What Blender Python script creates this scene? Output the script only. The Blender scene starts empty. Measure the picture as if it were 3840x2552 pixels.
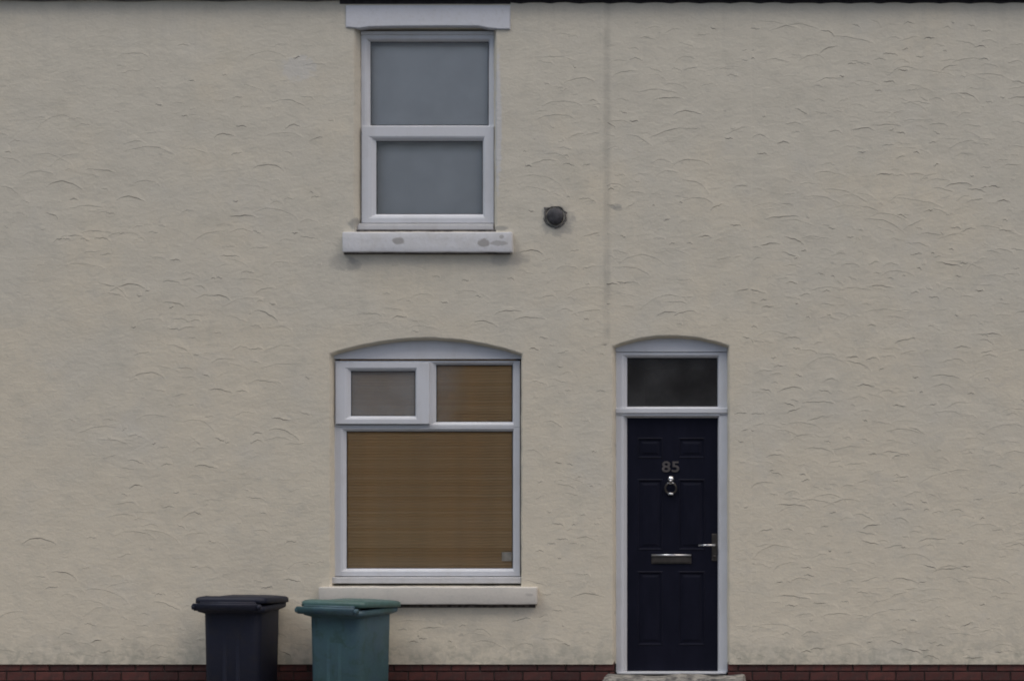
import bpy, bmesh, math, random
from mathutils import Vector, geometry
import numpy as np

C = bpy.context.scene.collection
S = bpy.context.scene

# ------------------------------------------------------------------ camera
D, XC, H, Z0, K = 15.0, 2.6, 2.17, 0.346, 478.6     # distance, sideways position, eye height, wall height at frame bottom, scale
FW = 3840 / K
cam = bpy.data.cameras.new('camera'); co = bpy.data.objects.new('camera', cam); C.objects.link(co)
co.location = (XC, -D, H); co.rotation_euler = (math.radians(90), 0, 0)
cam.sensor_width = 36; cam.lens = 36 * D / FW
cam.shift_x = -XC / FW
cam.shift_y = (Z0 + 2552 / K / 2 - H) / FW
cam.clip_start = 0.1; cam.clip_end = 500
S.camera = co

# ------------------------------------------------------------------ sky, sun, exposure
SUN_EL, SUN_AZ = math.radians(56), math.radians(-52)   # azimuth from the street normal, negative = from the left
w = bpy.data.worlds.new('World'); S.world = w; w.use_nodes = True
nt = w.node_tree; nt.nodes.clear()
wo = nt.nodes.new('ShaderNodeOutputWorld'); bg = nt.nodes.new('ShaderNodeBackground'); sky = nt.nodes.new('ShaderNodeTexSky')
sky.sky_type = 'NISHITA'; sky.sun_disc = False; sky.sun_elevation = SUN_EL
sky.sun_rotation = math.radians(180) - SUN_AZ * -1
sky.air_density = 1.0; sky.dust_density = 4.0; sky.ozone_density = 1.0
bg.inputs['Strength'].default_value = 0.10
nt.links.new(sky.outputs[0], bg.inputs[0]); nt.links.new(bg.outputs[0], wo.inputs[0])
sl = bpy.data.lights.new('sun', 'SUN'); sl.energy = 1.0; sl.angle = math.radians(25); sl.color = (1, .97, .92)
so = bpy.data.objects.new('sun', sl); C.objects.link(so)
to_sun = Vector((math.sin(SUN_AZ) * math.cos(SUN_EL), -math.cos(SUN_AZ) * math.cos(SUN_EL), math.sin(SUN_EL)))
so.rotation_euler = to_sun.to_track_quat('Z', 'Y').to_euler(); so.location = (-4, -8, 9)
S.view_settings.view_transform = 'Standard'; S.view_settings.look = 'None'
S.view_settings.exposure = 0.36; S.view_settings.gamma = 1.0; S.view_settings.use_curve_mapping = False
S.cycles.filter_width = 1.9; S.cycles.max_bounces = 8; S.cycles.transparent_max_bounces = 16

rnd = random.Random(7)

# ------------------------------------------------------------------ measuring helpers (photo measurements -> metres at a given depth)
def X(px, y=0.0): return XC + ((px - 1920) / K - XC) * (D + y) / D
def Z(py, y=0.0): return H + ((2552 - py) / K + Z0 - H) * (D + y) / D

# ------------------------------------------------------------------ material helpers
class Mat:
    def __init__(s, name, rough=.6, spec=.5, metal=0.):
        s.m = bpy.data.materials.new(name); s.m.use_nodes = True; s.t = s.m.node_tree
        s.b = s.t.nodes['Principled BSDF']
        s.b.inputs['Roughness'].default_value = rough; s.b.inputs['Specular IOR Level'].default_value = spec
        s.b.inputs['Metallic'].default_value = metal
        s.tc = s.t.nodes.new('ShaderNodeTexCoord')
    def n(s, typ, **kw):
        nd = s.t.nodes.new(typ)
        for k, v in kw.items(): setattr(nd, k, v)
        return nd
    def link(s, a, b): s.t.links.new(a, b)
    def val(s, v, sock):
        if hasattr(v, 'links'): s.link(v, sock)
        else: sock.default_value = v if not isinstance(v, tuple) or len(v) == 4 or sock.type == 'VECTOR' else (*v, 1)
    def mapped(s, scale=(1, 1, 1), loc=(0, 0, 0)):
        m = s.n('ShaderNodeMapping'); m.inputs['Scale'].default_value = scale; m.inputs['Location'].default_value = loc
        s.link(s.tc.outputs['Object'], m.inputs[0]); return m.outputs[0]
    def noise(s, scale, detail=3, rough=.55, vec=None, dist=0.):
        nd = s.n('ShaderNodeTexNoise'); nd.inputs['Scale'].default_value = scale; nd.inputs['Detail'].default_value = detail
        nd.inputs['Roughness'].default_value = rough; nd.inputs['Distortion'].default_value = dist
        s.link(vec if vec is not None else s.tc.outputs['Object'], nd.inputs['Vector']); return nd.outputs['Fac']
    def ramp(s, f, a, b, lo=0., hi=1.):
        nd = s.n('ShaderNodeMapRange', interpolation_type='SMOOTHSTEP')
        s.link(f, nd.inputs[0]); nd.inputs[1].default_value = a; nd.inputs[2].default_value = b
        nd.inputs[3].default_value = lo; nd.inputs[4].default_value = hi; return nd.outputs[0]
    def math(s, op, a, b=0.):
        nd = s.n('ShaderNodeMath', operation=op); s.val(a, nd.inputs[0]); s.val(b, nd.inputs[1]); return nd.outputs[0]
    def mix(s, f, a, b, blend='MIX'):
        nd = s.n('ShaderNodeMix', data_type='RGBA', blend_type=blend)
        s.val(f, nd.inputs[0]); s.val(a, nd.inputs[6]); s.val(b, nd.inputs[7]); return nd.outputs[2]
    def bump(s, h, strength=.3, dist=.01, prev=None):
        nd = s.n('ShaderNodeBump'); nd.inputs['Strength'].default_value = strength; nd.inputs['Distance'].default_value = dist
        s.link(h, nd.inputs['Height'])
        if prev is not None: s.link(prev, nd.inputs['Normal'])
        return nd.outputs[0]
    def xyz(s):
        nd = s.n('ShaderNodeSeparateXYZ'); s.link(s.tc.outputs['Object'], nd.inputs[0]); return nd.outputs
    def color(s, c): s.val(c, s.b.inputs['Base Color']); return s
    def normal(s, v): s.link(v, s.b.inputs['Normal']); return s
    def blob(s, cx, cz, rx, rz, nz, amt=.6):
        """soft-edged stain: 1 inside an ellipse whose rim is broken up by noise nz"""
        x, y, z = s.xyz()
        dx = s.math('DIVIDE', s.math('SUBTRACT', x, cx), rx); dz = s.math('DIVIDE', s.math('SUBTRACT', z, cz), rz)
        d = s.math('SQRT', s.math('ADD', s.math('MULTIPLY', dx, dx), s.math('MULTIPLY', dz, dz)))
        d = s.math('ADD', d, s.math('MULTIPLY', s.math('SUBTRACT', nz, .5), amt * 2))
        return s.ramp(d, .75, 1.15, 1, 0)

def plain(name, col, rough=.6, spec=.5, metal=0., var=.12, scale=18, bump=0., bscale=60):
    m = Mat(name, rough, spec, metal)
    f = m.noise(scale, 4)
    lo = tuple(c * (1 - var) for c in col); hi = tuple(c * (1 + var) for c in col)
    m.color(m.mix(m.ramp(f, .3, .7), lo, hi))
    if bump: m.normal(m.bump(m.noise(bscale, 4), bump, .004))
    return m.m

CREAM = (.645, .585, .465); GREY = (.605, .565, .47)
def render_mat(name, edge_dark=0.):
    m = Mat(name, .92, .2)
    big = m.noise(1.1, 3, .6); mid = m.noise(5, 4, .65, dist=.4); fine = m.noise(70, 3, .6); sweep = m.noise(9, 4, .6, m.mapped((1, 1, 2.6)), .8)
    zz = m.ramp(m.xyz()[2], .5, 6, -.16, .16); c = m.mix(m.ramp(m.math('ADD', big, zz), .36, .64), CREAM, GREY)
    c = m.mix(m.ramp(mid, .45, .75, 0, .38), c, (.49, .465, .385))
    c = m.mix(m.ramp(sweep, .5, .72, 0, .25), c, (.45, .435, .38))
    c = m.mix(m.ramp(m.noise(2.3, 3, .6, m.mapped((1, 1, 1), (4, 0, 7))), .52, .74, 0, .35), c, (.575, .55, .485))
    c = m.mix(m.ramp(fine, .35, .7, 0, .18), c, (.42, .41, .37))
    # small dark pock marks
    c = m.mix(m.ramp(m.noise(11, 2, .5, m.mapped((1, 1, 1.6), (9, 0, 2))), .72, .80, 0, .35), c, (.25, .245, .22))
    x, y, z = m.xyz()
    # splash dirt over the brick plinth
    sp = m.math('MULTIPLY', m.ramp(z, .5, .95, 1, 0), m.ramp(mid, .35, .65, 0, .3))
    c = m.mix(sp, c, (.34, .33, .29))
    # grey run-off stains below the ends of the upper sill, white paint smeared round the upper window
    nz = m.noise(14, 4, .6, dist=.5)
    for a in ((X(1288), Z(985), .12, .07, .5), (X(1905), Z(972), .16, .06, .45)):
        c = m.mix(m.math('MULTIPLY', m.blob(*a[:4], nz), a[4]), c, (.36, .345, .31))
    for a in ((X(1868), Z(470), .028, .55, .55), (X(1118), Z(255), .14, .09, .25)):
        c = m.mix(m.math('MULTIPLY', m.blob(*a[:4], nz, .8), a[4]), c, (.56, .58, .62))
    for a in ((X(2308), Z(775), .05, .02, .55), (X(2318), Z(783), .04, .02, .4), (X(2092), Z(828), .13, .12, .5), (X(1332), Z(840), .05, .05, .75), (X(1880), Z(856), .06, .02, .75), (X(1326), Z(990), .06, .05, .4), (X(2345), Z(2475), .04, .04, .5), (X(2010), Z(2480), .3, .02, .3)):
        c = m.mix(m.math('MULTIPLY', m.blob(*a[:4], nz, .7), a[4]), c, (.3, .295, .27))
    # dirty seam between two coats of render, right of the flue
    sx = m.math('ADD', x, m.math('MULTIPLY', m.math('SUBTRACT', m.noise(3, 3, .6, m.mapped((0, 0, 1))), .5), .03))
    seam = m.math('MULTIPLY', m.ramp(m.math('ABSOLUTE', m.math('SUBTRACT', sx, X(2276))), .002, .045, 1, 0), m.ramp(m.noise(5, 3, .6, m.mapped((.2, 1, 1))), .3, .6, .12, .42))
    c = m.mix(m.math('MULTIPLY', seam, m.ramp(z, Z(1320), Z(1240), 0, 1)), c, (.33, .32, .28))
    # streaks running down from the eaves and the sills, green-grey bloom near the foot
    st = m.noise(8, 4, .65, m.mapped((1, 1, .06), (3, 0, 0)))
    c = m.mix(m.math('MULTIPLY', m.ramp(st, .52, .72, 0, .16), m.ramp(z, 4.3, 5.6, 0, 1)), c, (.40, .385, .34))
    us = m.math('MULTIPLY', m.ramp(z, 2.9, 3.65, 0, 1), m.ramp(z, 3.72, 3.76, 1, 0))
    us = m.math('MULTIPLY', us, m.math('MULTIPLY', m.ramp(x, X(1240), X(1300), 0, 1), m.ramp(x, X(1900), X(1960), 1, 0)))
    c = m.mix(m.math('MULTIPLY', us, m.ramp(st, .40, .66, 0, .16)), c, (.41, .40, .345))
    c = m.mix(m.math('MULTIPLY', m.ramp(z, .5, .72, 1, 0), m.ramp(nz, .4, .65, 0, .5)), c, (.30, .30, .245))
    if edge_dark: c = m.mix(edge_dark, c, (.085, .08, .072))
    m.color(c)
    b = m.bump(m.noise(16, 4, .6, m.mapped((1, 1, 1.7)), .6), .32, .012)
    m.normal(m.bump(fine, .22, .003, b))
    return m.m

M = {}
M['render'] = render_mat('cream_render')
M['edge_dark'] = render_mat('darker_render_edge', .6)
M['edge_dark2'] = render_mat('faint_render_edge', .38)
M['edge_dark3'] = render_mat('darkest_render_edge', .92)

def upvc(name, col=(.61, .625, .655), dirt=.3):
    m = Mat(name, .38, .45)
    f = m.noise(6, 4, .6, m.mapped((1, 1, .5))); g = m.noise(45, 3)
    c = m.mix(m.ramp(f, .42, .75, 0, dirt), col, (.46, .45, .43))
    c = m.mix(m.ramp(g, .5, .8, 0, dirt * .6), c, (.5, .49, .47))
    m.color(c); m.normal(m.bump(m.noise(30, 2), .05, .002)); return m.m
M['upvc'] = upvc('white_upvc')
M['upvc_dirty'] = upvc('weathered_white_upvc', (.56, .56, .565), .6)
M['gasket'] = plain('black_rubber_gasket', (.02, .02, .022), .7)

def stone_mat(name, base, blobs=(), dirt=.35):
    m = Mat(name, .85, .25)
    n1 = m.noise(7, 5, .65, dist=.5); n2 = m.noise(40, 4, .6)
    c = m.mix(m.ramp(n1, .4, .72, 0, dirt), base, (.50, .485, .44))
    c = m.mix(m.ramp(n2, .5, .78, 0, .3), c, (.42, .41, .385))
    nz = m.noise(22, 4, .6, dist=.4)
    for cx, cz, rx, rz, a in blobs:
        c = m.mix(m.math('MULTIPLY', m.blob(cx, cz, rx, rz, nz, .7), a), c, (.30, .285, .265))
    m.color(c); m.normal(m.bump(n2, .35, .005)); return m.m
YS = -.045
M['lintel'] = stone_mat('white_painted_lintel', (.60, .615, .655), dirt=.12)
M['upper_sill'] = stone_mat('flaking_white_sill_paint', (.64, .645, .66), [(X(1498, YS), Z(904, YS), .05, .03, .75), (X(1818, YS), Z(910, YS), .05, .034, .8), (X(1868, YS), Z(912, YS), .075, .02, .6), (X(1882, YS), Z(888, YS), .018, .014, .6), (X(1560, YS), Z(868, YS), .3, .008, .5)])
M['lower_sill'] = stone_mat('dull_cream_sill_paint', (.57, .54, .485), [(X(1985, YS), Z(2228, YS), .03, .012, .4)], .5)
def step_mat():
    m = Mat('worn_step_stone', .92, .2)
    a = m.noise(9, 5, .7, m.mapped((1, 1, 2.2)), .8); b_ = m.noise(34, 4, .65)
    c = m.mix(m.ramp(a, .42, .62), (.31, .295, .26), (.09, .087, .083))
    c = m.mix(m.ramp(b_, .5, .75, 0, .6), c, (.09, .085, .08))
    m.color(c); m.normal(m.bump(a, .8, .012, m.bump(b_, .6, .005))); return m.m
M['step'] = step_mat()

def brick_mat():
    m = Mat('dark_red_brick', .9, .2)
    oi = m.n('ShaderNodeObjectInfo')
    c = m.mix(oi.outputs['Random'], (.06, .026, .025), (.125, .046, .040))
    c = m.mix(m.ramp(m.noise(14, 5, .65), .4, .7, 0, .65), c, (.05, .035, .033))
    c = m.mix(m.ramp(m.noise(60, 3), .55, .8, 0, .3), c, (.19, .13, .11))
    m.color(c); m.normal(m.bump(m.noise(90, 4), .5, .004)); return m.m
M['brick'] = brick_mat()
M['mortar'] = plain('sooty_mortar', (.065, .052, .047), .95, .1, var=.3, bump=.5)

def glass_mat(name, haze=None):
    m = Mat(name); t = m.t; t.nodes.remove(m.b)
    out = t.nodes['Material Output']
    tr = m.n('ShaderNodeBsdfTransparent'); tr.inputs[0].default_value = (.985, .99, .99, 1)
    gl = m.n('ShaderNodeBsdfGlossy'); gl.inputs['Roughness'].default_value = .015; gl.inputs[0].default_value = (1, 1, 1, 1)
    fr = m.n('ShaderNodeFresnel'); fr.inputs[0].default_value = 1.38
    bp = m.bump(m.noise(2.2, 2), .02, .02); m.link(bp, gl.inputs['Normal'])
    mx = m.n('ShaderNodeMixShader'); m.link(fr.outputs[0], mx.inputs[0]); m.link(tr.outputs[0], mx.inputs[1]); m.link(gl.outputs[0], mx.inputs[2])
    res = mx.outputs[0]
    df = m.n('ShaderNodeBsdfDiffuse'); df.inputs[0].default_value = (.46, .46, .45, 1)
    mh = m.n('ShaderNodeMixShader'); m.link(res, mh.inputs[1]); m.link(df.outputs[0], mh.inputs[2])
    if haze is None:
        m.link(m.ramp(m.noise(3, 4, .6), .4, .8, .004, .02), mh.inputs[0])
    else:
        m.link(haze(m), mh.inputs[0])
    m.link(mh.outputs[0], out.inputs[0]); return m.m
M['glass'] = glass_mat('window_glass')
M['reflection_haze_glass'] = glass_mat('fanlight_reflection_haze', lambda m: m.ramp(m.noise(3.5, 3, .6), .3, .75, .04, .09))  # pale haze painted on to lift the fanlight like reflected light
M['misted_glass'] = glass_mat('misted_window_glass', lambda m: m.ramp(m.noise(3.5, 3, .6), .3, .75, .20, .34))
M['half_misted_glass'] = glass_mat('partly_misted_window_glass', lambda m: m.math('ADD', m.math('MULTIPLY', m.ramp(m.math('ADD', m.xyz()[0], m.math('MULTIPLY', m.noise(4, 3), .22)), X(1660, .1) + .08, X(1770, .1) + .10, 1, 0), m.ramp(m.noise(5, 3), .25, .75, .10, .24)), .012))

def slat_mat():
    m = Mat('bamboo_brown_slat', .5, .35)
    oi = m.n('ShaderNodeObjectInfo')
    c = m.mix(oi.outputs['Random'], (.76, .435, .165), (.86, .55, .25))
    g = m.noise(10, 5, .65, m.mapped((.35, 1, 9)))
    c = m.mix(m.ramp(g, .4, .7, 0, .5), c, (.46, .27, .11))
    c = m.mix(m.ramp(m.noise(1.6, 3), .35, .7, 0, .35), c, (.70, .53, .28))
    m.color(c); return m.m
M['slat'] = slat_mat()
M['cord'] = plain('brown_cord', (.42, .28, .13), .8)
M['fabric'] = plain('grey_blind_fabric', (.70, .69, .675), .9, .1, var=.04, scale=4, bump=.2, bscale=200)
M['interior'] = plain('dim_room_plaster', (.22, .21, .20), .9, .1)
def door_mat():
    m = Mat('black_navy_door_skin', .5, .12)
    c = m.mix(m.ramp(m.noise(5, 4, .6, m.mapped((2, 1, .6))), .35, .7), (.0061, .0068, .0144), (.0085, .0091, .0185))
    m.color(c); m.normal(m.bump(m.noise(40, 3, .6, m.mapped((3, 1, .25))), .12, .002)); return m.m
M['door'] = door_mat()
M['chrome'] = plain('brushed_steel', (.60, .60, .61), .28, .5, 1., .1)
M['dull_steel'] = plain('tarnished_steel', (.065, .058, .052), .5, .5, .55, .2)
M['plaque'] = plain('dull_bronze_number', (.11, .098, .095), .5, .4, .4, .2)
M['flue'] = plain('sooty_grey_plastic', (.045, .044, .048), .6, .4, var=.4, scale=30, bump=.4)
M['soot'] = plain('broken_dark_mortar', (.13, .125, .118), .95, .1, var=.6, scale=45, bump=.8)
M['bed_and_shade'] = plain('black_mortar_and_sill_shade', (.10, .09, .085), .95, .1, var=.5, scale=30, bump=.8)
M['gutter'] = plain('black_gutter_plastic', (.022, .020, .027), .45, .4, var=.2)
M['old_gutter'] = plain('grey_weathered_gutter', (.17, .155, .145), .7, .3, var=.25, scale=9)
M['slate'] = plain('roof_slate', (.06, .06, .07), .7, .3, var=.3, scale=5, bump=.5)
M['shadow_strip'] = plain('eaves_shadow_strip', (.03, .028, .032), .8, .2, var=.3)
def bin_mat(name, a, b, dirt, rough=.48):
    m = Mat(name, rough, .4)
    c = m.mix(m.ramp(m.noise(3.2, 4, .6), .35, .68), a, b)
    c = m.mix(m.ramp(m.noise(9, 4, .65, dist=.6), .46, .72, 0, .75), c, dirt)
    c = m.mix(m.ramp(m.noise(40, 3), .5, .8, 0, .25), c, tuple(min(1, v * 1.6 + .01) for v in a))
    m.color(c); m.normal(m.bump(m.noise(120, 3), .12, .002)); return m.m
M['bin_green'] = bin_mat('faded_teal_plastic', (.052, .108, .118), (.050, .092, .120), (.034, .070, .058))
M['lid_green'] = bin_mat('faded_teal_lid_plastic', (.065, .130, .125), (.058, .115, .10), (.045, .085, .07), .42)
M['bin_black'] = bin_mat('navy_black_plastic', (.007, .009, .022), (.009, .011, .024), (.014, .014, .02), .6)
M['tyre'] = plain('black_tyre', (.015, .015, .016), .8)
M['pavement'] = None

# ------------------------------------------------------------------ mesh helpers
class MB:
    def __init__(s): s.v = []; s.f = []; s.mi = []; s.sm = []
    def add(s, vs, fs, mi=0, smooth=False):
        o = len(s.v); s.v += [tuple(p) for p in vs]
        for f in fs: s.f.append([i + o for i in f]); s.mi.append(mi); s.sm.append(smooth)
    def box(s, x0, x1, y0, y1, z0, z1, mi=0, c=0.0):
        if c <= 0:
            s.add([(x, y, z) for x in (x0, x1) for y in (y0, y1) for z in (z0, z1)],
                  [(0, 1, 3, 2), (4, 6, 7, 5), (0, 4, 5, 1), (2, 3, 7, 6), (0, 2, 6, 4), (1, 5, 7, 3)], mi); return
        # chamfered on the front (-y) face rim: front inner rect, then rim, then back
        fr = [(x0 + c, y0, z0 + c), (x1 - c, y0, z0 + c), (x1 - c, y0, z1 - c), (x0 + c, y0, z1 - c)]
        rm = [(x0, y0 + c, z0), (x1, y0 + c, z0), (x1, y0 + c, z1), (x0, y0 + c, z1)]
        bk = [(x0, y1, z0), (x1, y1, z0), (x1, y1, z1), (x0, y1, z1)]
        s.add(fr + rm + bk, [(0, 1, 2, 3)] + [(a + i, a + 4 + i, a + 4 + (i + 1) % 4, a + (i + 1) % 4) for a in (0, 4) for i in range(4)] + [(11, 10, 9, 8)], mi)
    def rects(s, loops, mi=0, close=False):
        """loft through rectangles (x0,x1,z0,z1,y): a mitred frame profile"""
        vs = []
        for x0, x1, z0, z1, y in loops: vs += [(x0, y, z0), (x1, y, z0), (x1, y, z1), (x0, y, z1)]
        fs = []
        n = len(loops)
        for k in range(n if close else n - 1):
            a = 4 * k; b = 4 * ((k + 1) % n)
            for i in range(4): fs.append((a + i, a + (i + 1) % 4, b + (i + 1) % 4, b + i))
        s.add(vs, fs, mi)
    def loft(s, loops, mi=0, smooth=False, caps=(True, True), closed=True):
        n = len(loops[0]); vs = [p for l in loops for p in l]; fs = []
        for k in range(len(loops) - 1):
            for i in range(n if closed else n - 1):
                fs.append((k * n + i, k * n + (i + 1) % n, (k + 1) * n + (i + 1) % n, (k + 1) * n + i))
        if caps[0]: fs.append(tuple(range(n))[::-1])
        if caps[1]: fs.append(tuple(range((len(loops) - 1) * n, len(loops) * n)))
        s.add(vs, fs, mi, smooth)
    def cyl(s, p0, p1, r0, r1=None, n=20, mi=0, smooth=True, caps=(True, True)):
        r1 = r0 if r1 is None else r1
        p0, p1 = Vector(p0), Vector(p1); d = (p1 - p0).normalized()
        a = d.orthogonal().normalized(); b = d.cross(a)
        s.loft([[p + a * r * math.cos(2 * math.pi * i / n) + b * r * math.sin(2 * math.pi * i / n) for i in range(n)] for p, r in ((p0, r0), (p1, r1))], mi, smooth, caps)
    def lathe_y(s, cx, cz, prof, n=28, mi=0):
        """revolve (radius, y) about a y-parallel axis"""
        s.loft([[(cx + r * math.cos(2 * math.pi * i / n), y, cz + r * math.sin(2 * math.pi * i / n)) for i in range(n)] for r, y in prof], mi, True, (False, True))
    def build(s, name, mats, parent=None, loc=(0, 0, 0)):
        me = bpy.data.meshes.new(name); me.from_pydata(s.v, [], s.f)
        for m in (mats if isinstance(mats, (list, tuple)) else [mats]): me.materials.append(m)
        me.polygons.foreach_set('material_index', s.mi); me.polygons.foreach_set('use_smooth', s.sm)
        bm = bmesh.new(); bm.from_mesh(me); bmesh.ops.recalc_face_normals(bm, faces=bm.faces); bm.to_mesh(me); bm.free()
        o = bpy.data.objects.new(name, me); C.objects.link(o); o.location = loc
        if parent is not None: o.parent = parent
        return o

def tag(o, label, cat, group=None):
    o['label'] = label; o['category'] = cat
    if group: o['group'] = group
    return o
def empty(name, loc=(0, 0, 0), rz=0):
    o = bpy.data.objects.new(name, None); C.objects.link(o); o.location = loc; o.rotation_euler = (0, 0, rz); o.empty_display_size = .2; return o
def arc_pts(xl, xr, zs, zc, n=22):
    """segmental arch from left spring to right spring"""
    hw = (xr - xl) / 2; r = (hw * hw + (zc - zs) ** 2) / (2 * (zc - zs)); cx = (xl + xr) / 2; cz = zc - r
    a = math.asin(hw / r)
    return [(cx + r * math.sin(-a + 2 * a * i / n), cz + r * math.cos(-a + 2 * a * i / n)) for i in range(n + 1)]

# ------------------------------------------------------------------ ground
def ground_mats():
    m = Mat('concrete_flags', .9, .2)
    br = m.n('ShaderNodeTexBrick'); br.inputs['Scale'].default_value = 1.0; br.inputs['Brick Width'].default_value = .75; br.inputs['Row Height'].default_value = .6; br.inputs['Mortar Size'].default_value = .008
    br.inputs['Color1'].default_value = (.25, .24, .225, 1); br.inputs['Color2'].default_value = (.21, .205, .195, 1); br.inputs['Mortar'].default_value = (.07, .065, .06, 1)
    m.link(m.tc.outputs['Object'], br.inputs['Vector'])
    m.color(m.mix(m.ramp(m.noise(4, 5, .7), .4, .75, 0, .4), br.outputs[0], (.13, .125, .12)))
    M['pavement'] = m.m
    a = Mat('asphalt', .9, .3)
    a.color(a.mix(a.ramp(a.noise(150, 3), .4, .7), (.038, .038, .04), (.07, .07, .072)))
    a.normal(a.bump(a.noise(200, 3), .5, .004)); M['asphalt'] = a.m
ground_mats()
def sheet(name, x0, x1, y0, y1, z, m):
    b = MB(); b.add([(x0, y0, z), (x1, y0, z), (x1, y1, z), (x0, y1, z)], [(0, 1, 2, 3)]); o = b.build(name, m); o['kind'] = 'structure'; return o
sheet('ground', -200, 200, -200, 200, -.13, M['asphalt'])
sheet('road', -60, 60, -20.0, -2.6, -.12, M['asphalt'])
for (a, b_) in ((-2.45, -.0), (-23.9, -20.15)):
    p = MB(); p.box(-40, 40, a, b_, -.12, 0); o = p.build('pavement', M['pavement']); o['kind'] = 'structure'
for (a, b_) in ((-2.6, -2.452), (-20.148, -20.0)):
    p = MB(); p.box(-40, 40, a, b_, -.12, .004); o = p.build('kerb', M['pavement']); o['kind'] = 'structure'

# ------------------------------------------------------------------ the house
house = empty('terraced_house', (0, 0, 0))
tag(house, 'cream rendered terraced house front with white framed windows and a black panelled front door', 'house')
ZP = Z(2489)                       # foot of the render, top of the visible brick
ZT = Z(2519)                       # threshold
ZTOP = 5.80
XW = 7.0

def jit(pts, a=.0022, keep=()):
    return [(x + rnd.uniform(-a, a), z + rnd.uniform(-a, a)) for x, z in pts]
def line(p, q, step=.06):
    n = max(1, int(math.hypot(q[0] - p[0], q[1] - p[1]) / step))
    return [(p[0] + (q[0] - p[0]) * i / n, p[1] + (q[1] - p[1]) * i / n) for i in range(n)]
def poly(*pts): 
    out = []
    for i in range(len(pts)): out += line(pts[i], pts[(i + 1) % len(pts)])
    return out
# openings, counter-clockwise seen from the street
uo = poly((X(1331), Z(866)), (X(1858), Z(866)), (X(1858), Z(92)), (X(1331), Z(92)))
la = arc_pts(X(1240), X(1954), Z(1329), Z(1270))
lo = line((X(1240), Z(2200)), (X(1954), Z(2200))) + line((X(1954), Z(2200)), (X(1954), Z(1329))) + la[::-1][:-1] + line((X(1240), Z(1329)), (X(1240), Z(2200)))
da = arc_pts(X(2300), X(2731), Z(1299), Z(1261), 16)
do = line((X(2731), ZP), (X(2731), Z(1299))) + da[::-1][:-1] + line((X(2300), Z(1299)), (X(2300), ZP)) + [(X(2300), ZP)]
uo, lo = jit(uo), jit(lo); d0 = do[0]; d1 = do[-1]; do = [d0] + jit(do[1:-1]) + [d1]

def offset(pts, d, closed=True):
    n = len(pts); out = []
    for i in range(n):
        if closed: a, b = pts[i - 1], pts[(i + 1) % n]
        else: a, b = pts[max(0, i - 1)], pts[min(n - 1, i + 1)]
        t = Vector((b[0] - a[0], b[1] - a[1])).normalized()
        k = 1.0
        if closed or 0 < i < n - 1:
            u = Vector((pts[i][0] - a[0], pts[i][1] - a[1])).normalized(); k = 1 / max(.6, abs(u.dot(t)))
        out.append((pts[i][0] + t.y * d * k, pts[i][1] - t.x * d * k))   # right of travel = outside for ccw holes
    if not closed: out[0] = (out[0][0], ZP); out[-1] = (out[-1][0], ZP)
    return out
BEV = .014
ub, lb, db = offset(uo, BEV), offset(lo, BEV), offset(do, BEV, False)

def inside(p, poly_):
    x, z = p; c = False; n = len(poly_)
    for i in range(n):
        x1, z1 = poly_[i]; x2, z2 = poly_[(i + 1) % n]
        if (z1 > z) != (z2 > z) and x < (x2 - x1) * (z - z1) / (z2 - z1) + x1: c = not c
    return c

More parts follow.
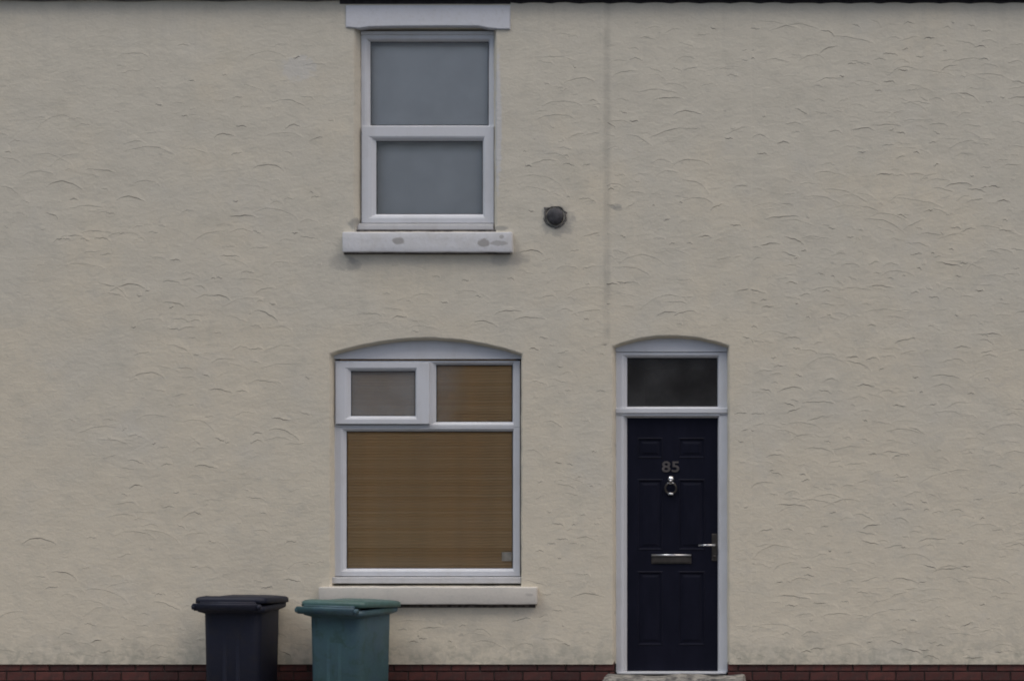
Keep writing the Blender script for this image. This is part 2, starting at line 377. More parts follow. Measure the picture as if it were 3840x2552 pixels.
def wall_y(x, z):
    from mathutils import noise as mn
    return -.0035 * mn.noise((x * 2.1, z * 2.1, 3.1)) - .0025 * mn.noise((x * 6, z * 9, 8.4)) - .0012 * mn.noise((x * 12, z * 15, 1.4))
def wall_mesh():
    outer = line((-XW, ZP), (db[-1][0], ZP), .2) + db[::-1] + line(db[0], (XW, ZP), .2)[1:] + line((XW, ZP), (XW, ZTOP), .4) + line((XW, ZTOP), (-XW, ZTOP), .4) + line((-XW, ZTOP), (-XW, ZP), .4)
    pts, edges = [], []
    def loop(l):
        o = len(pts); pts.extend(l)
        edges.extend((o + i, o + (i + 1) % len(l)) for i in range(len(l)))
    loop(outer); loop(ub); loop(lb)
    nb = len(pts)
    bx = [(min(p[0] for p in l) - .015, max(p[0] for p in l) + .015, min(p[1] for p in l) - .015, max(p[1] for p in l) + .015) for l in (ub, lb, db)]
    g = .045
    for i in range(int(9.4 / g)):
        for j in range(int((ZTOP - ZP) / g)):
            x = -4.7 + (i + .5) * g + rnd.uniform(-.01, .01); z = ZP + .02 + j * g + rnd.uniform(-.01, .01)
            if z > ZTOP - .02 or any(a < x < b and c < z < d for a, b, c, d in bx): continue
            pts.append((x, z))
    res = geometry.delaunay_2d_cdt([Vector(p) for p in pts], edges, [], 1, 1e-6)
    vs, fs = res[0], res[2]
    from mathutils import noise as mn
    V = []
    orig = res[3]
    fixed = set(i for i, o in enumerate(orig) if any(k < nb for k in o))
    for i, p in enumerate(vs):
        y = 0.0
        if i not in fixed:
            y = wall_y(p.x, p.y)
        V.append((p.x, y, p.y))
    F = []
    for f in fs:
        c = (sum(vs[i].x for i in f) / 3, sum(vs[i].y for i in f) / 3)
        if inside(c, ub) or inside(c, lb) or (c[1] > ZP and inside(c, db)): continue
        F.append(tuple(f))
    b = MB(); b.add(V, F, 0, True)
    # rounded arrises and reveals
    for l, closed, ins in ((uo, True, .030), (lo, True, .014), (do, False, .014)):
        ls = [[(x, 0.0, z) for x, z in offset(l, BEV, closed)], [(x, .0035, z) for x, z in offset(l, BEV * .35, closed)], [(x, BEV, z) for x, z in l], [(x, .085, z) for x, z in offset(l, -ins, closed)], [(x, .30, z) for x, z in offset(l, -ins, closed)]]
        b.loft(ls, 0, True, (False, False), closed)
    # under-edge of the render coat
    for xa, xb in ((-XW, do[-1][0] - BEV), (do[0][0] + BEV, XW)):
        b.add([(xa, 0, ZP), (xb, 0, ZP), (xb, .03, ZP), (xa, .03, ZP)], [(0, 1, 2, 3)])
    # gable sides and back of the house
    for x in (-XW, XW): b.add([(x, 0, ZP), (x, 8, ZP), (x, 8, ZTOP), (x, 0, ZTOP)], [(0, 1, 2, 3)])
    b.add([(-XW, 8, 0), (XW, 8, 0), (XW, 8, ZTOP), (-XW, 8, ZTOP)], [(0, 1, 2, 3)])
    return b.build('wall', [M['render']], house)
wall = wall_mesh()

# trowelled fan marks: low crescents of render proud of the wall with a darker lower lip
def in_clear(x, z, m=.0):
    for a, b_, c, d in ((1270, 1925, 10, 950), (1225, 1968, 1255, 2275), (1185, 2020, 2185, 2275), (2288, 2742, 1248, 2552), (2020, 2145, 750, 880)):
        if X(a) - m < x < X(b_) + m and Z(d) - m < z < Z(c) + m: return False
    return ZP + .03 < z < 5.6
def ridges():
    b = MB()
    def fan(cx, cz, hw, sag, tilt, a0, a1, step, mi, wide):
        n = 12; top = []; lip = []; under = []
        r = (hw * hw + sag * sag) / (2 * sag); am = math.asin(min(1, hw / r))
        ph1, ph2 = rnd.uniform(0, 6), rnd.uniform(0, 6)
        for i in range(n + 1):
            t = i / n; a = am * (-1 + 2 * (a0 + (a1 - a0) * t))
            px = r * math.sin(a); pz = r * math.cos(a) - r + sag
            pz += .0035 * math.sin(ph1 + 9 * t) + .002 * math.sin(ph2 + 23 * t)
            x = cx + px * math.cos(tilt) - pz * math.sin(tilt); z = cz + px * math.sin(tilt) + pz * math.cos(tilt)
            k = math.sin(math.pi * t) ** .7
            nx, nz = math.sin(a) * .8, 1
            wd = .075 * k + .001; y0 = wall_y(x, z)
            top.append((x + nx * wd, wall_y(x + nx * wd, z + nz * wd) + .0012, z + nz * wd)); lip.append((x, y0 - .0006 - step * k, z)); under.append((x - nx * .0022 * k, y0 + .002, z - (.0006 + wide * k)))
        if not all(in_clear(p[0], p[2]) for p in lip + top): return
        m = n + 1
        b.add(top + lip + under, [(i, i + 1, m + i + 1, m + i) for i in range(n)], 0, True)
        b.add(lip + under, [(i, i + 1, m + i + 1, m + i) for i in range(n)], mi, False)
    for row in range(54):
        for col in range(66):
            x = -4.5 + col * .138 + rnd.uniform(-.08, .08); z = ZP + row * .099 + rnd.uniform(-.06, .06)
            side = .50 if x < X(1300) else (.28 if x < X(1960) else .18)
            from mathutils import noise as mn
            dens = mn.noise((x * .9, z * .9, 5.5)) * .9 + mn.noise((x * 2.7, z * 2.7, 1.5)) * .5
            if rnd.random() < side - dens * .7 + .12: continue
            hw = rnd.uniform(.03, .10) if rnd.random() < .62 else rnd.uniform(.10, .22)
            sag = hw * rnd.uniform(.08, .5)
            a0 = rnd.choice([0, 0, .2, .45, .1]); a1 = rnd.choice([1, 1, .85, .6, .95])
            if a1 - a0 < .35: a1 = min(1, a0 + .4)
            q = rnd.random()
            tl = rnd.gauss(-.05, .17)
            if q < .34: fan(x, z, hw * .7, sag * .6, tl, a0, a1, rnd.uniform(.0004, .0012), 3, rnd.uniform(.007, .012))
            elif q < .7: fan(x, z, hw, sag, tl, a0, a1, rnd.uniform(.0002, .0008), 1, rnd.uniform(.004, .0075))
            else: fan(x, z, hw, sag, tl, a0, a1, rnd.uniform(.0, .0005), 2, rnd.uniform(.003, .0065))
    # the vertical ridge where two coats of render meet
    for xj, za, zb, st in ((X(2273), Z(1290), 5.66, .006), (X(2818), ZP + .02, 5.66, .003)):
        L = [[], [], []]
        n = 60
        for i in range(n + 1):
            z = za + (zb - za) * i / n; w_ = rnd.uniform(-.004, .004)
            L[0].append((xj - .07 + w_, wall_y(xj - .07, z) + .002, z)); L[1].append((xj - .012 + w_, wall_y(xj, z) - st * rnd.uniform(.6, 1), z)); L[2].append((xj + .018 + w_, wall_y(xj + .018, z) + .002, z))
        m = n + 1
        b.add(L[0] + L[1] + L[2], [(k * m + i, k * m + i + 1, (k + 1) * m + i + 1, (k + 1) * m + i) for k in range(2) for i in range(n)], 0, True)
    o = b.build('trowel_marks', [M['render'], M['edge_dark'], M['edge_dark2'], M['edge_dark3']], house); o['kind'] = 'stuff'
ridges()

# brick plinth
plinth = MB()
XD0, XD1 = X(2303), X(2729)
for a, b_ in ((-XW, XD0), (XD1, XW)): plinth.box(a, b_, .022, .28, -.05, ZP + .02)
plinth = plinth.build('plinth', M['mortar'], house)
bmeshes = []
for k in range(6):
    b = MB(); j = lambda a: rnd.uniform(-a, a)
    L, Hh = .215, .065
    b.box(0, L, 0, .06, 0, Hh, 0, .004)
    b.v = [(x + j(.002), y + (j(.0015) if y < .05 else 0), z + j(.0015)) for x, y, z in b.v]
    o = b.build('brick', M['brick'], plinth); bmeshes.append(o.data); bpy.data.objects.remove(o)
low = MB(); nb = 0
for r in range(7):
    zt = ZP + .012 - r * .075; zb = zt - .065
    if zb < -.05: break
    x = -XW + (r % 2) * .1125
    while x < XW:
        gap = (x + .215 > XD0 and x < XD1)
        if not gap:
            if abs(x) < 4.2 and r < 3:
                o = bpy.data.objects.new('brick', rnd.choice(bmeshes)); C.objects.link(o); o.parent = plinth
                o.location = (x, .012 + rnd.uniform(-.002, .002), zb)
            else: low.box(x, x + .215, .012, .06, zb, zt)
        elif x < XD0 - .03:
            b = MB(); b.box(x, XD0, .012, .1, zb, zt, 0, .004); b.build('brick', M['brick'], plinth)
        elif x + .215 > XD1 + .03 and x < XD1:
            b = MB(); b.box(XD1, x + .215, .012, .1, zb, zt, 0, .004); b.build('brick', M['brick'], plinth)
        x += .225
o = low.build('lower_brickwork', M['brick'], plinth); o['kind'] = 'stuff'

# rough stone helper: a box cut into cells with wobbly faces
def rough_block(name, x0, x1, y0, y1, z0, z1, mat, amp=.003, cell=.05, slope=0., edge=.006, under=None):
    bm = bmesh.new(); bmesh.ops.create_cube(bm, size=1)
    bmesh.ops.scale(bm, vec=(x1 - x0, y1 - y0, z1 - z0), verts=bm.verts); bmesh.ops.translate(bm, vec=((x0 + x1) / 2, (y0 + y1) / 2, (z0 + z1) / 2), verts=bm.verts)
    bmesh.ops.bevel(bm, geom=list(bm.edges), offset=edge, segments=2, affect='EDGES', profile=.6)
    for ax, a, b_ in ((0, x0, x1), (2, z0, z1), (1, y0, y1)):
        n = int((b_ - a) / cell)
        for i in range(1, n):
            no = [0, 0, 0]; no[ax] = 1; p = [0, 0, 0]; p[ax] = a + (b_ - a) * i / n
            bmesh.ops.bisect_plane(bm, geom=list(bm.verts) + list(bm.edges) + list(bm.faces), plane_co=p, plane_no=no)
    from mathutils import noise as mn
    for v in bm.verts:
        c = v.co; t = (c.z - z0) / (z1 - z0)
        if slope and t > .5: c.z += slope * (c.y - y1) / (y1 - y0)
        q = c * 9
        c.x += amp * mn.noise(q); c.y += amp * mn.noise(q + Vector((9, 3, 1))); c.z += amp * mn.noise(q + Vector((2, 7, 5)))
    me = bpy.data.meshes.new(name); bm.to_mesh(me); bm.free(); me.materials.append(mat)
    for p in me.polygons: p.use_smooth = True
    o = bpy.data.objects.new(name, me); C.objects.link(o); o.parent = house; return o

# lintel with slightly cambered underside
lt = MB(); yl = -.014
x0, x1 = X(1296, yl), X(1913, yl); zt = Z(20, yl)
bot = [(x0, Z(102, yl)), (X(1345, yl), Z(107, yl)), (X(1385, yl), Z(101, yl)), (X(1500, yl), Z(99, yl)), (X(1650, yl), Z(98, yl)), (X(1790, yl), Z(98, yl)), (X(1830, yl), Z(106, yl)), (X(1870, yl), Z(110, yl)), (x1, Z(110, yl))]
pr = bot + [(x1, zt), (x0, zt)]
lt.loft([[(x + (.006 if x < 0 and False else 0), y, z) for x, z in pr] for y in (yl, .115)], 0, False, (True, True))
lo_ = lt.build('lintel', M['lintel'], house)
bm = bmesh.new(); bm.from_mesh(lo_.data); bmesh.ops.bevel(bm, geom=[e for e in bm.edges if all(v.co.y < 0 for v in e.verts)], offset=.006, segments=2, affect='EDGES'); bm.to_mesh(lo_.data); bm.free()
YSF = -.055
sill_u = rough_block('sill', X(1283, YSF), X(1920, YSF), YSF, .10, Z(945, YSF), Z(870, YSF), M['upper_sill'], .0035, .05, -.0, .007)
sill_u['label'] = 'upper window sill with flaking white paint'
sill_l = rough_block('sill', X(1194, YSF), X(2013, YSF), YSF, .10, Z(2265, YSF), Z(2200, YSF), M['lower_sill'], .003, .05, 0, .007)
sill_l['label'] = 'dull white sill below the ground-floor window'
# dark strip under each sill, painting in its shadow line
b = MB(); b.box(X(1290), X(1912), -.006, .05, Z(953), Z(940)); b.build('sill_shade_strip', M['bed_and_shade'], sill_u)
b = MB(); b.box(X(1200), X(2008), -.006, .05, Z(2276), Z(2260)); b.build('sill_shade_strip', M['bed_and_shade'], sill_l)
# worn stone step under the front door
rough_block('door_step', X(2262, -.2), X(2788, -.2), -.27, .0, -.02, Z(2541, -.25), M['step'], .017, .045, 0, .02)
rough_block('step_stone', X(2285), X(2745), .002, .16, .05, Z(2531, .08), M['step'], .008, .05, 0, .012)

# ---- uPVC frames ---------------------------------------------------
def R(px0, px1, pt, pb, y): return (X(px0, y), X(px1, y), Z(pb, y), Z(pt, y))
def gasket(b, r, y, t=.006):
    b.rects([(r[0] - .004, r[1] + .004, r[2] - .004, r[3] + .004, y - .0015), (r[0] + t, r[1] - t, r[2] + t, r[3] - t, y - .0005)], 1)
def bevelled(b, outer, inner, y, depth, bev, mi=0, back=None):
    """flat face from outer rect to inner rect grown by bev, sloping to inner at y+depth"""
    back = back if back is not None else y + .07
    i = inner; e = .003
    b.rects([(*outer, back), (outer[0], outer[1], outer[2], outer[3], y + e), (outer[0] + e, outer[1] - e, outer[2] + e, outer[3] - e, y),
             (i[0] - bev * 1.7, i[1] + bev * .7, i[2] - bev, i[3] + bev, y), (i[0] - bev * .95, i[1] + bev * .4, i[2] - bev * .55, i[3] + bev * .6, y + depth * .2),
             (i[0], i[1], i[2], i[3], y + depth), (i[0], i[1], i[2], i[3], back)], mi)
def pane(name, r, y, mat, parent):
    b = MB(); b.box(r[0] - .006, r[1] + .006, y, y + .006, r[2] - .006, r[3] + .006); return b.build(name, mat, parent)

# upper window
YF = .075
b = MB()
o_ = R(1354, 1854, 118, 841, YF); ip = R(1386, 1830, 155, 469, YF)
mid = Z(492, YF)
bevelled(b, (o_[0], o_[1], mid - .015, o_[3]), ip, YF, .028, .022)
bevelled(b, (o_[0], o_[1], o_[2], mid), (o_[0] + .05, o_[1] - .05, o_[2] + .04, mid - .03), YF + .004, .02, .01)
# grooves of the head section: two narrow ribs
b.box(o_[0], o_[1], YF - .010, YF + .002, Z(131, YF), Z(118, YF), 0, .003)
gasket(b, ip, YF + .030)
win_u = b.build('window', [M['upvc'], M['gasket']], house); win_u['label'] = 'upper window with a fixed light over an opening light'
b = MB(); yc = .052
cr = R(1356, 1852, 473, 836, yc); ci = R(1408, 1808, 527, 802, yc)
bevelled(b, cr, ci, yc, .026, .034, back=.095); gasket(b, ci, yc + .029)
b.build('casement', [M['upvc'], M['gasket']], win_u)
pane('pane', ip, YF + .030, M['glass'], win_u); pane('pane', ci, yc + .030, M['glass'], win_u)
b = MB(); ys = .03
b.box(X(1340, ys), X(1850, ys), ys, .12, Z(862, ys), Z(842, ys), 0, .004); b.box(X(1344, ys), X(1850, ys), ys + .006, .12, Z(842, ys) + .0005, Z(842, ys) + .010, 0, .002)
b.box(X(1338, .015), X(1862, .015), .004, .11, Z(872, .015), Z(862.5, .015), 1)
b.build('window_cill', [M['upvc_dirty'], M['bed_and_shade']], win_u)

# lower window
b = MB()
ol = R(1246, 1950, 1352, 2159, YF); tz = R(1246, 1950, 1583, 1613, YF)
ir = R(1633, 1920, 1367, 1581, YF); ib = R(1296, 1921, 1616, 2131, YF)
mx = X(1606, YF)
bevelled(b, (mx, ol[1], tz[2] + .025, ol[3]), ir, YF, .028, .022)
bevelled(b, (ol[0], mx - .0005, tz[2] + .025, ol[3]), (ol[0] + .05, mx - .03, tz[2] + .05, ol[3] - .03), YF + .004, .02, .01)
bevelled(b, (ol[0], ol[1], ol[2], tz[2] + .0245), ib, YF + .0005, .028, .022)
gasket(b, ir, YF + .030); gasket(b, ib, YF + .0305)
win_l = b.build('window', [M['upvc'], M['gasket']], house); win_l['label'] = 'arched ground-floor window with a brown blind behind the glass'
b = MB(); yc = .050
cr = R(1258, 1610, 1357, 1589, yc); ci = R(1313, 1555, 1390, 1559, yc)
bevelled(b, cr, ci, yc, .026, .026, back=.095); gasket(b, ci, yc + .029)
b.build('casement', [M['upvc'], M['gasket']], win_l)
pane('pane', ir, YF + .030, M['half_misted_glass'], win_l); pane('pane', ci, yc + .030, M['misted_glass'], win_l); pane('pane', ib, YF + .0305, M['glass'], win_l)
b = MB(); ys = .03
b.box(X(1243, ys), X(1953, ys), ys, .12, Z(2186, ys), Z(2163, ys), 0, .004); b.build('window_cill', M['upvc_dirty'], win_l)
b = MB(); yb = .062
ar = arc_pts(X(1240, yb) - .02, X(1954, yb) + .02, Z(1329, yb) - .0, Z(1270, yb) + .012)
pr = [(ar[0][0], Z(1345, yb)), (ar[-1][0], Z(1345, yb))] + ar[::-1]
b.loft([[(x, y, z) for x, z in pr] for y in (yb, yb + .03)]); b.build('infill_board', M['upvc'], win_l)
b = MB(); st = R(1882, 1919, 2068, 2102, YF + .03); b.box(st[0], st[1], YF + .0285, YF + .0295, st[2], st[3]); b.build('sticker', plain('pale_window_sticker', (.20, .19, .165), .7, .3, var=.2, scale=40), win_l)

# door
YD = .07
door_frame = MB()
of = R(2309, 2729, 1320, 2524, YD); fi = R(2350, 2690, 1340, 1524, YD); li = R(2350, 2690, 1566, 2517, YD)
zm = Z(1556, YD)
bevelled(door_frame, (of[0], of[1], zm, of[3]), fi, YD, .030, .022)
bevelled(door_frame, (of[0], of[1], ZT - .01, zm), (li[0], li[1], ZT - .002, li[3]), YD + .0004, .042, .024, back=.14)
door_frame.box(of[0], of[1], YD - .012, YD + .01, Z(1549, YD), Z(1529, YD), 0, .005)
gasket(door_frame, fi, YD + .032)
dfr = door_frame.build('door_frame', [M['upvc'], M['gasket']], house)
pane('pane', fi, YD + .032, M['reflection_haze_glass'], dfr)
b = MB(); ar = arc_pts(X(2300, yb) - .02, X(2731, yb) + .02, Z(1299, yb), Z(1261, yb) + .012, 16)
pr = [(ar[0][0], Z(1318, yb)), (ar[-1][0], Z(1318, yb))] + ar[::-1]
b.loft([[(x, y, z) for x, z in pr] for y in (yb, yb + .03)]); b.build('infill_board', M['upvc'], dfr)
b = MB(); b.box(of[0] + .01, of[1] - .01, .045, .15, Z(2525, .045), Z(2518, .045), 0, .002); b.build('threshold', M['chrome'] if False else M['upvc'], dfr)

YL = YD + .040
def door_leaf():
    x0, x1, z0, z1 = X(2350, YL) - .004, X(2690, YL) + .004, Z(2519, YL), Z(1564, YL)
    xs = [x0, X(2390, YL), X(2485, YL), X(2543, YL), X(2644, YL), x1]
    zs = [z0, Z(2418, YL), Z(2140, YL), Z(2062, YL), Z(1795, YL), Z(1718, YL), Z(1640, YL), z1]
    b = MB()
    for i in range(5):
        for j in range(7):
            a, c, d, e = xs[i], xs[i + 1], zs[j], zs[j + 1]
            if i in (1, 3) and j in (1, 3, 5):
                q = lambda k, y: (a + k, c - k, d + k, e - k, y)
                b.rects([q(0, YL), q(.006, YL - .004), q(.012, YL - .002), q(.018, YL + .006), q(.030, YL + .006), q(.048, YL + .001)])
                k = .048; b.add([(a + k, YL + .001, d + k), (c - k, YL + .001, d + k), (c - k, YL + .001, e - k), (a + k, YL + .001, e - k)], [(0, 1, 2, 3)])
            else:
                b.add([(a, YL, d), (c, YL, d), (c, YL, e), (a, YL, e)], [(0, 1, 2, 3)])
    b.add([(x0, YL + .045, z0), (x1, YL + .045, z0), (x1, YL + .045, z1), (x0, YL + .045, z1)], [(0, 1, 2, 3)])
    return b.build('door', M['door'], house)
door = door_leaf(); door['label'] = 'black six-panel front door with steel fittings'
# letter plate
b = MB(); y = YL - .012
x0, x1, z0, z1 = R(2443, 2592, 2077, 2112, y)
b.box(x0, x1, y + .002, YL + .001, z0, z1, 1, .003)
b.box(x0 + .012, x1 - .012, y - .003, y + .002, z0 + .010, z1 - .018, 1, .002)
b.cyl((x0, y - .004, z1 - .006), (x1, y - .004, z1 - .006), .0085, n=14, mi=0)
b.build('letterbox', [M['chrome'], M['dull_steel']], door)
# lever handle on its back plate
b = MB(); y = YL - .006
x0, x1, z0, z1 = R(2669, 2690, 2000, 2102, y)
b.box(x0, x1 + .003, y, YL + .001, z0, z1, 1, .003)
zl = Z(2043, YL - .05); b.cyl(((x0 + x1) / 2, y, zl), ((x0 + x1) / 2, YL - .05, zl), .009, n=12)
b.cyl(((x0 + x1) / 2 + .008, YL - .05, zl + .001), (X(2619, YL - .05), YL - .046, zl - .001), .0095, .0075, n=12)
b.cyl(((x0 + x1) / 2, y + .001, Z(2085, YL)), ((x0 + x1) / 2, y - .006, Z(2085, YL)), .011, n=12, mi=1)
b.build('lever_handle', [M['chrome'], M['dull_steel']], door)
# ring knocker
b = MB(); kx, kz = X(2516, YL), Z(1795, YL)
b.lathe_y(kx, kz, [(.026, YL), (.025, YL - .008), (.017, YL - .016), (.006, YL - .022), (.001, YL - .023)], 20)
b.cyl((kx, YL - .014, kz - .012), (kx, YL - .030, kz - .014), .009, n=12)
rr, tr = .043, .0075; rz = Z(1830, YL)
n1, n2 = 30, 10
b.loft([[(kx + (rr + tr * math.cos(2 * math.pi * j / n2)) * math.sin(2 * math.pi * i / n1), YL - .020 + tr * math.sin(2 * math.pi * j / n2) - .006 * math.cos(2 * math.pi * i / n1), rz + (rr + tr * math.cos(2 * math.pi * j / n2)) * math.cos(2 * math.pi * i / n1)) for j in range(n2)] for i in range(n1 + 1)], 1, True, (False, False))
b.cyl((kx - .02, YL - .022, rz - rr), (kx + .02, YL - .022, rz - rr), .0105, n=12)
b.cyl((kx - .026, YL - .024, rz + rr - .002), (kx + .026, YL - .024, rz + rr - .002), .0085, n=12)
b.lathe_y(kx, rz - rr, [(.013, YL), (.012, YL - .010), (.002, YL - .012)], 14, 1)
b.build('door_knocker', [M['chrome'], M['dull_steel']], door)
# house number
cu = bpy.data.curves.new('number', 'FONT'); cu.body = '85'; cu.size = .118; cu.extrude = .003; cu.bevel_depth = .001; cu.align_x = 'CENTER'; cu.space_character = 1.05; cu.offset = .001
to = bpy.data.objects.new('number', cu); C.objects.link(to)
me = bpy.data.meshes.new_from_object(to.evaluated_get(bpy.context.evaluated_depsgraph_get())); bpy.data.objects.remove(to)
me.materials.clear(); me.materials.append(M['plaque'])
no = bpy.data.objects.new('house_number', me); C.objects.link(no); no.parent = door
no.location = (X(2516, YL), YL - .004, Z(1768, YL)); no.rotation_euler = (math.radians(90), 0, 0); no.scale = (1.2, 1, 1)

# flue outlet in its ragged hole
fx, fz = X(2083), Z(812)
b = MB(); n = 36
def ragged(r0, y, a): return [(fx + (r0 * (1 + a * rnd.uniform(-1, 1))) * math.cos(2 * math.pi * i / n), y, fz + min(.078, r0 * (1 + a * rnd.uniform(-1, 1)) * math.sin(2 * math.pi * i / n))) for i in range(n)]
r_out = ragged(.086, -.002, .09); r_out[13] = (fx - .088, -.002, fz + .072); r_out[14] = (fx - .086, -.002, fz + .066)
b.loft([[(p[0] * 1.0 + (p[0] - fx) * .08, .006, p[2] + (p[2] - fz) * .08) for p in r_out], [(p[0], -.010, p[2]) for p in r_out], ragged(.076, -.008, .05), ragged(.072, .02, .03)], 0, True, (False, False))
collar = b.build('flue', [M['soot']], house); collar['label'] = 'round sooty flue outlet in a ragged hole'
b = MB()
b.lathe_y(fx, fz, [(.066, .03), (.066, -.020), (.064, -.028), (.056, -.032), (.045, -.036), (.030, -.040), (.015, -.042), (.001, -.043)])
b.build('flue_cap', M['flue'], collar)

# eaves: dark wavy-edged strip coloured as the shadow behind the gutter, gutter lengths, roof
b = MB(); XS = X(1566, -.1)
def eaves(xa, xb, zf, ymin, mi):
    n = int((xb - xa) / .02); f = []; 
    for i in range(n + 1):
        x = xa + (xb - xa) * i / n; f.append((x, zf(x)))
    m = n + 1
    v = [(x, ymin, z) for x, z in f] + [(x, ymin, ZTOP + .02) for x, z in f] + [(x, .01, z) for x, z in f]
    b.add(v, [(i, i + 1, m + i + 1, m + i) for i in range(n)] + [(i, i + 1, 2 * m + i + 1, 2 * m + i) for i in range(n)], mi)
wob = [rnd.uniform(.7, 1.3) for _ in range(80)]
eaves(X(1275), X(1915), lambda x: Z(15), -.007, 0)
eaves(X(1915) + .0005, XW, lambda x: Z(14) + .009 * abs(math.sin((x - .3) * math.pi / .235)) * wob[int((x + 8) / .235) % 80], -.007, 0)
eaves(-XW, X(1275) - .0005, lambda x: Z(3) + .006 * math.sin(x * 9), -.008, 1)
b.build('eaves_strip', [M['shadow_strip'], M['old_gutter']], house)
def gutter(xa, xb, zc, r, mat):
    g = MB(); yc = -.045; n = 14
    def half(x, rr): return [(x, yc + rr * math.cos(math.pi + math.pi * i / n), zc + rr * math.sin(math.pi + math.pi * i / n)) for i in range(n + 1)]
    g.loft([half(xa, r), half(xb, r)], 0, True, (False, False), False); g.loft([half(xa, r - .004), half(xb, r - .004)], 0, True, (False, False), False)
    for y in (yc - r, yc + r - .004): g.add([(xa, y, zc), (xb, y, zc), (xb, y + .004, zc), (xa, y + .004, zc)], [(0, 1, 2, 3)])
    x = xa + .02
    while x < xb - .03:
        g.loft([half(x, r + .006), half(x + .05, r + .006)], 0, True, (False, False), False); x += 1.83
    return g.build('gutter', mat, house)
gz = lambda py: Z(py, -.045) + .03
g1 = gutter(XS, XW + .1, gz(-10), .03, M['gutter']); g1['label'] = 'black length of gutter over the door side'
g2 = gutter(-XW - .1, XS - .002, gz(-10), .029, M['old_gutter']); g2['label'] = 'grey weathered length of gutter over the upper window'
b = MB()
b.box(-XW, XW, -.03, .10, ZTOP, ZTOP + .12)
b.loft([[(x, -.075, ZTOP + .09), (x, 4, ZTOP + 2.6), (x, 8.14, ZTOP + .09), (x, 8.1, ZTOP + .02), (x, 4, ZTOP + 2.5), (x, -.05, ZTOP + .02)] for x in (-XW - .1, XW + .1)])
b.build('roof', M['slate'], house)
# dim rooms behind the windows
b = MB()
def room(x0, x1, z0, z1, y0=.301, y1=4.0):
    v = [(x, y, z) for x in (x0, x1) for y in (y0, y1) for z in (z0, z1)]
    b.add(v, [(0, 4, 6, 2), (1, 3, 7, 5), (0, 2, 3, 1), (4, 5, 7, 6), (2, 6, 7, 3)])
room(-2.4, .55, .35, 2.95); room(.62, 2.2, .35, 2.95, .18); room(-2.4, .75, 3.15, 5.7)
b.build('interior', M['interior'], house)

# ------------------------------------------------------------------ blinds hanging in the rooms
yb = .128
bl = empty('slatted_blind', ((X(1290, yb) + X(1930, yb)) / 2, yb, Z(1340, yb)))
tag(bl, 'brown slatted wooden blind hanging closed behind the ground-floor window', 'blind')
bx0, bx1 = X(1276, yb) - bl.location.x, X(1936, yb) - bl.location.x
b = MB(); b.box(bx0, bx1, -.02, .025, -.035, .005); b.build('headrail', M['slat'], bl)
b = MB(); n = 5
prof = [(.0135 * (i / n * 2 - 1), .0022 * (1 - (i / n * 2 - 1) ** 2)) for i in range(n + 1)]
tl = math.radians(70)
prof = [(-c * math.sin(.0) , 0) for c, d in prof] if False else [(c * math.cos(tl) - d * math.sin(tl), c * math.sin(tl) + d * math.cos(tl)) for c, d in prof]
b.loft([[(x, p[0], p[1]) for p in prof] + [(x, p[0] + .0022, p[1] + .0008) for p in prof[::-1]] for x in (bx0, bx1)])
so_ = b.build('slat', M['slat'], bl); sm = so_.data; bpy.data.objects.remove(so_)
zlow = Z(2131, yb) - bl.location.z - .02
z = -.05; 
while z > zlow + .03:
    o = bpy.data.objects.new('slat', sm); C.objects.link(o); o.parent = bl
    o.location = (rnd.uniform(-.002, .002), rnd.uniform(-.001, .001), z); o.rotation_euler = (rnd.uniform(-.12, .12), rnd.uniform(-.0012, .0012), 0)
    z -= .0225
b = MB(); b.box(bx0, bx1, -.014, .014, z - .006, z + .012, 0, .003); b.build('bottom_rail', M['slat'], bl)
for t in (.14, .5, .86):
    b = MB(); xx = bx0 + (bx1 - bx0) * t; b.cyl((xx, .0145, -.03), (xx, .0145, z), .0012, n=6); b.build('ladder_cord', M['cord'], bl)

yb = .17
rb = empty('roller_blind', ((X(1360, yb) + X(1850, yb)) / 2, yb, Z(128, yb)))
tag(rb, 'plain grey roller blind drawn down behind the upper window', 'blind')
hw = (X(1852, yb) - X(1354, yb)) / 2; hh = Z(128, yb) - Z(830, yb)
b = MB(); nn = 30
b.loft([[(-hw + 2 * hw * i / nn, .004 * math.sin(i * .7) , z_) for i in range(nn + 1)] for z_ in (0, -hh * .5, -hh)], 0, True, (False, False), False)
b.build('fabric', M['fabric'], rb)
b = MB(); b.cyl((-hw, .02, .012), (hw, .02, .012), .019, n=16); b.build('roller', M['upvc'], rb)
b = MB(); b.box(-hw, hw, -.005, .008, -hh - .012, -hh + .012, 0, .003); b.build('bottom_bar', M['upvc'], rb)

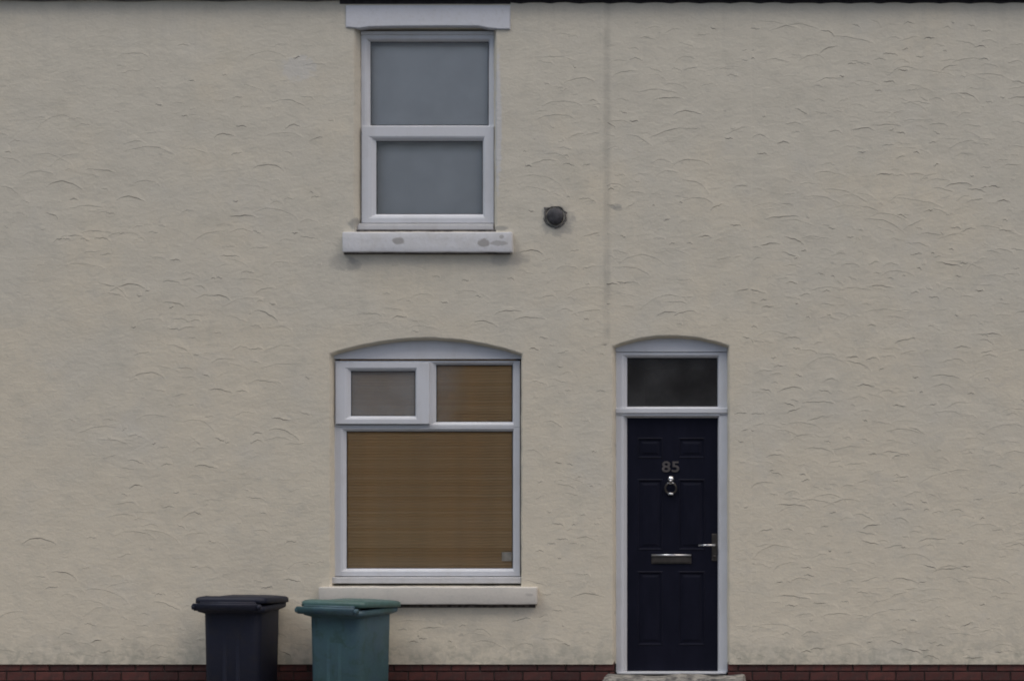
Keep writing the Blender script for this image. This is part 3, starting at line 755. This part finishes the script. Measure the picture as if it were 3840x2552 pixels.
# ------------------------------------------------------------------ wheelie bins
def rrect(hx, hy, r, z, n=5, cx=0, cy=0):
    out = []
    for k, (sx, sy) in enumerate(((1, 1), (-1, 1), (-1, -1), (1, -1))):
        for i in range(n + 1):
            a = math.pi / 2 * (k + i / n)
            out.append((cx + sx * (hx - r) + r * math.cos(a), cy + sy * (hy - r) + r * math.sin(a), z))
    return out
def wheelie_bin(loc, rz, body_m, lid_m, label, w=.523, p=.55):
    root = empty('wheelie_bin', loc, rz); tag(root, label, 'wheelie bin', 'wheelie bins standing by the house wall')
    hx, hy = w / 2, p / 2
    b = MB()
    B = [(.19, .205, .04, .05), (.20, .217, .045, .06), (hx - .044, hy - .047, .06, .80), (hx - .042, hy - .046, .06, .90), (hx - .040, hy - .044, .06, .955)]
    b.loft([rrect(a, c, r, z) for a, c, r, z in B], 0, True, (True, False))
    # rolled rim
    b.loft([rrect(hx - .042, hy - .046, .06, .912), rrect(hx - .004, hy - .006, .06, .930), rrect(hx, hy, .06, .942), rrect(hx, hy, .06, .968), rrect(hx - .012, hy - .014, .06, .975), rrect(hx - .05, hy - .055, .05, .975), rrect(hx - .05, hy - .055, .05, .80)], 0, True, (False, False))
    # stiffening panels on the two visible faces
    for sx in (-1, 1): b.box(sx * .05 - .018, sx * .05 + .018, -hy + .047, -hy + .06, .25, .86, 0, .006)
    body = b.build('body', body_m, root)
    # handle across the rear (street side)
    b = MB(); yh = -hy - .045; zh = .985
    for sx in (-1, 1):
        b.box(sx * (hx - .06) - .022, sx * (hx - .06) + .022, yh, -hy + .05, .948, .985, 0, .004)
    oval = [(yh + .017 * math.cos(a) - .010 * math.sin(a), zh - .013 + .029 * math.sin(a)) for a in [2 * math.pi * i / 16 for i in range(16)]]
    b.loft([[(x, y, z) for y, z in oval] for x in (-hx + .012, hx - .025)], 0, True)
    for sx in (-1, 1): b.cyl((sx * (hx - .012) - .01, yh, zh - .012), (sx * (hx - .012) + .012, yh, zh - .012), .021, n=14)
    b.build('handle', body_m, root)
    # lid: shallow dome with a turned-down lip, rear edge lifted clear of the rim
    b = MB(); cy = .012
    Ls = [(hx + .006, hy + .004, .06, .972), (hx + .014, hy + .010, .062, .974), (hx + .012, hy + .008, .062, 1.008), (hx - .002, hy - .006, .06, 1.018), (hx - .05, hy - .05, .05, 1.026), (hx - .12, hy - .13, .04, 1.034), (.03, .03, .02, 1.038)]
    lo2 = []
    for a, c, r, z in Ls:
        lo2.append([(x, y, zz + .012 * (-(y) / hy) * .6 + (.016 if y < -hy * .6 else 0)) for x, y, zz in rrect(a, c, r, z, 5, 0, cy)])
    b.loft(lo2, 0, True, (False, True))
    lid = b.build('lid', lid_m, root)
    b = MB(); b.cyl((-hx + .05, -hy - .012, 1.0), (hx - .05, -hy - .012, 1.0), .012, n=10); b.build('hinge_rod', body_m, lid)
    b = MB(); b.cyl((-.235, -.20, .10), (.235, -.20, .10), .012, n=10); b.build('axle', M['dull_steel'], root)
    for sx in (-1, 1):
        b = MB(); b.lathe_y(0, 0, [(.03, 0), (.075, -.004), (.085, 0), (.10, .002), (.10, .045), (.085, .05), (.001, .05)], 24)
        wv = b.build('wheel', M['tyre'], root, (sx * .215 + (0.0 if sx > 0 else .0), -.20, .10)); wv.rotation_euler = (0, 0, math.radians(90 if sx > 0 else -90))
    return root
wb = wheelie_bin((-1.1496, -.4389, 0), -.340, M['bin_green'], M['lid_green'], 'faded teal green wheelie bin under the ground-floor window sill', .537, .538); wb.scale.z = .986
wheelie_bin((-2.005, -.345, .008), -.06, M['bin_black'], M['bin_black'], 'black wheelie bin against the cream wall, left of the green bin')

# ------------------------------------------------------------------ the terrace across the road (what the glass reflects)
opp = MB()
opp.box(-34, 34, -31.0, -24.0, -.1, 5.3)
for i in range(14):
    x = -33 + i * 4.8
    for zz in (1.0, 3.4): opp.box(x, x + 1.1, -24.0, -23.97, zz, zz + 1.5, 1)
    opp.box(x + 2.2, x + 3.1, -24.0, -23.97, .1, 2.1, 1)
opp.loft([[(x, -23.7, 5.2), (x, -27.5, 7.05), (x, -31.3, 5.2)] for x in (-34.2, 34.2)], 2)
o = opp.build('terrace_opposite', [M['brick'], plain('dark_window', (.03, .03, .035), .3), M['slate']])
o['kind'] = 'structure'
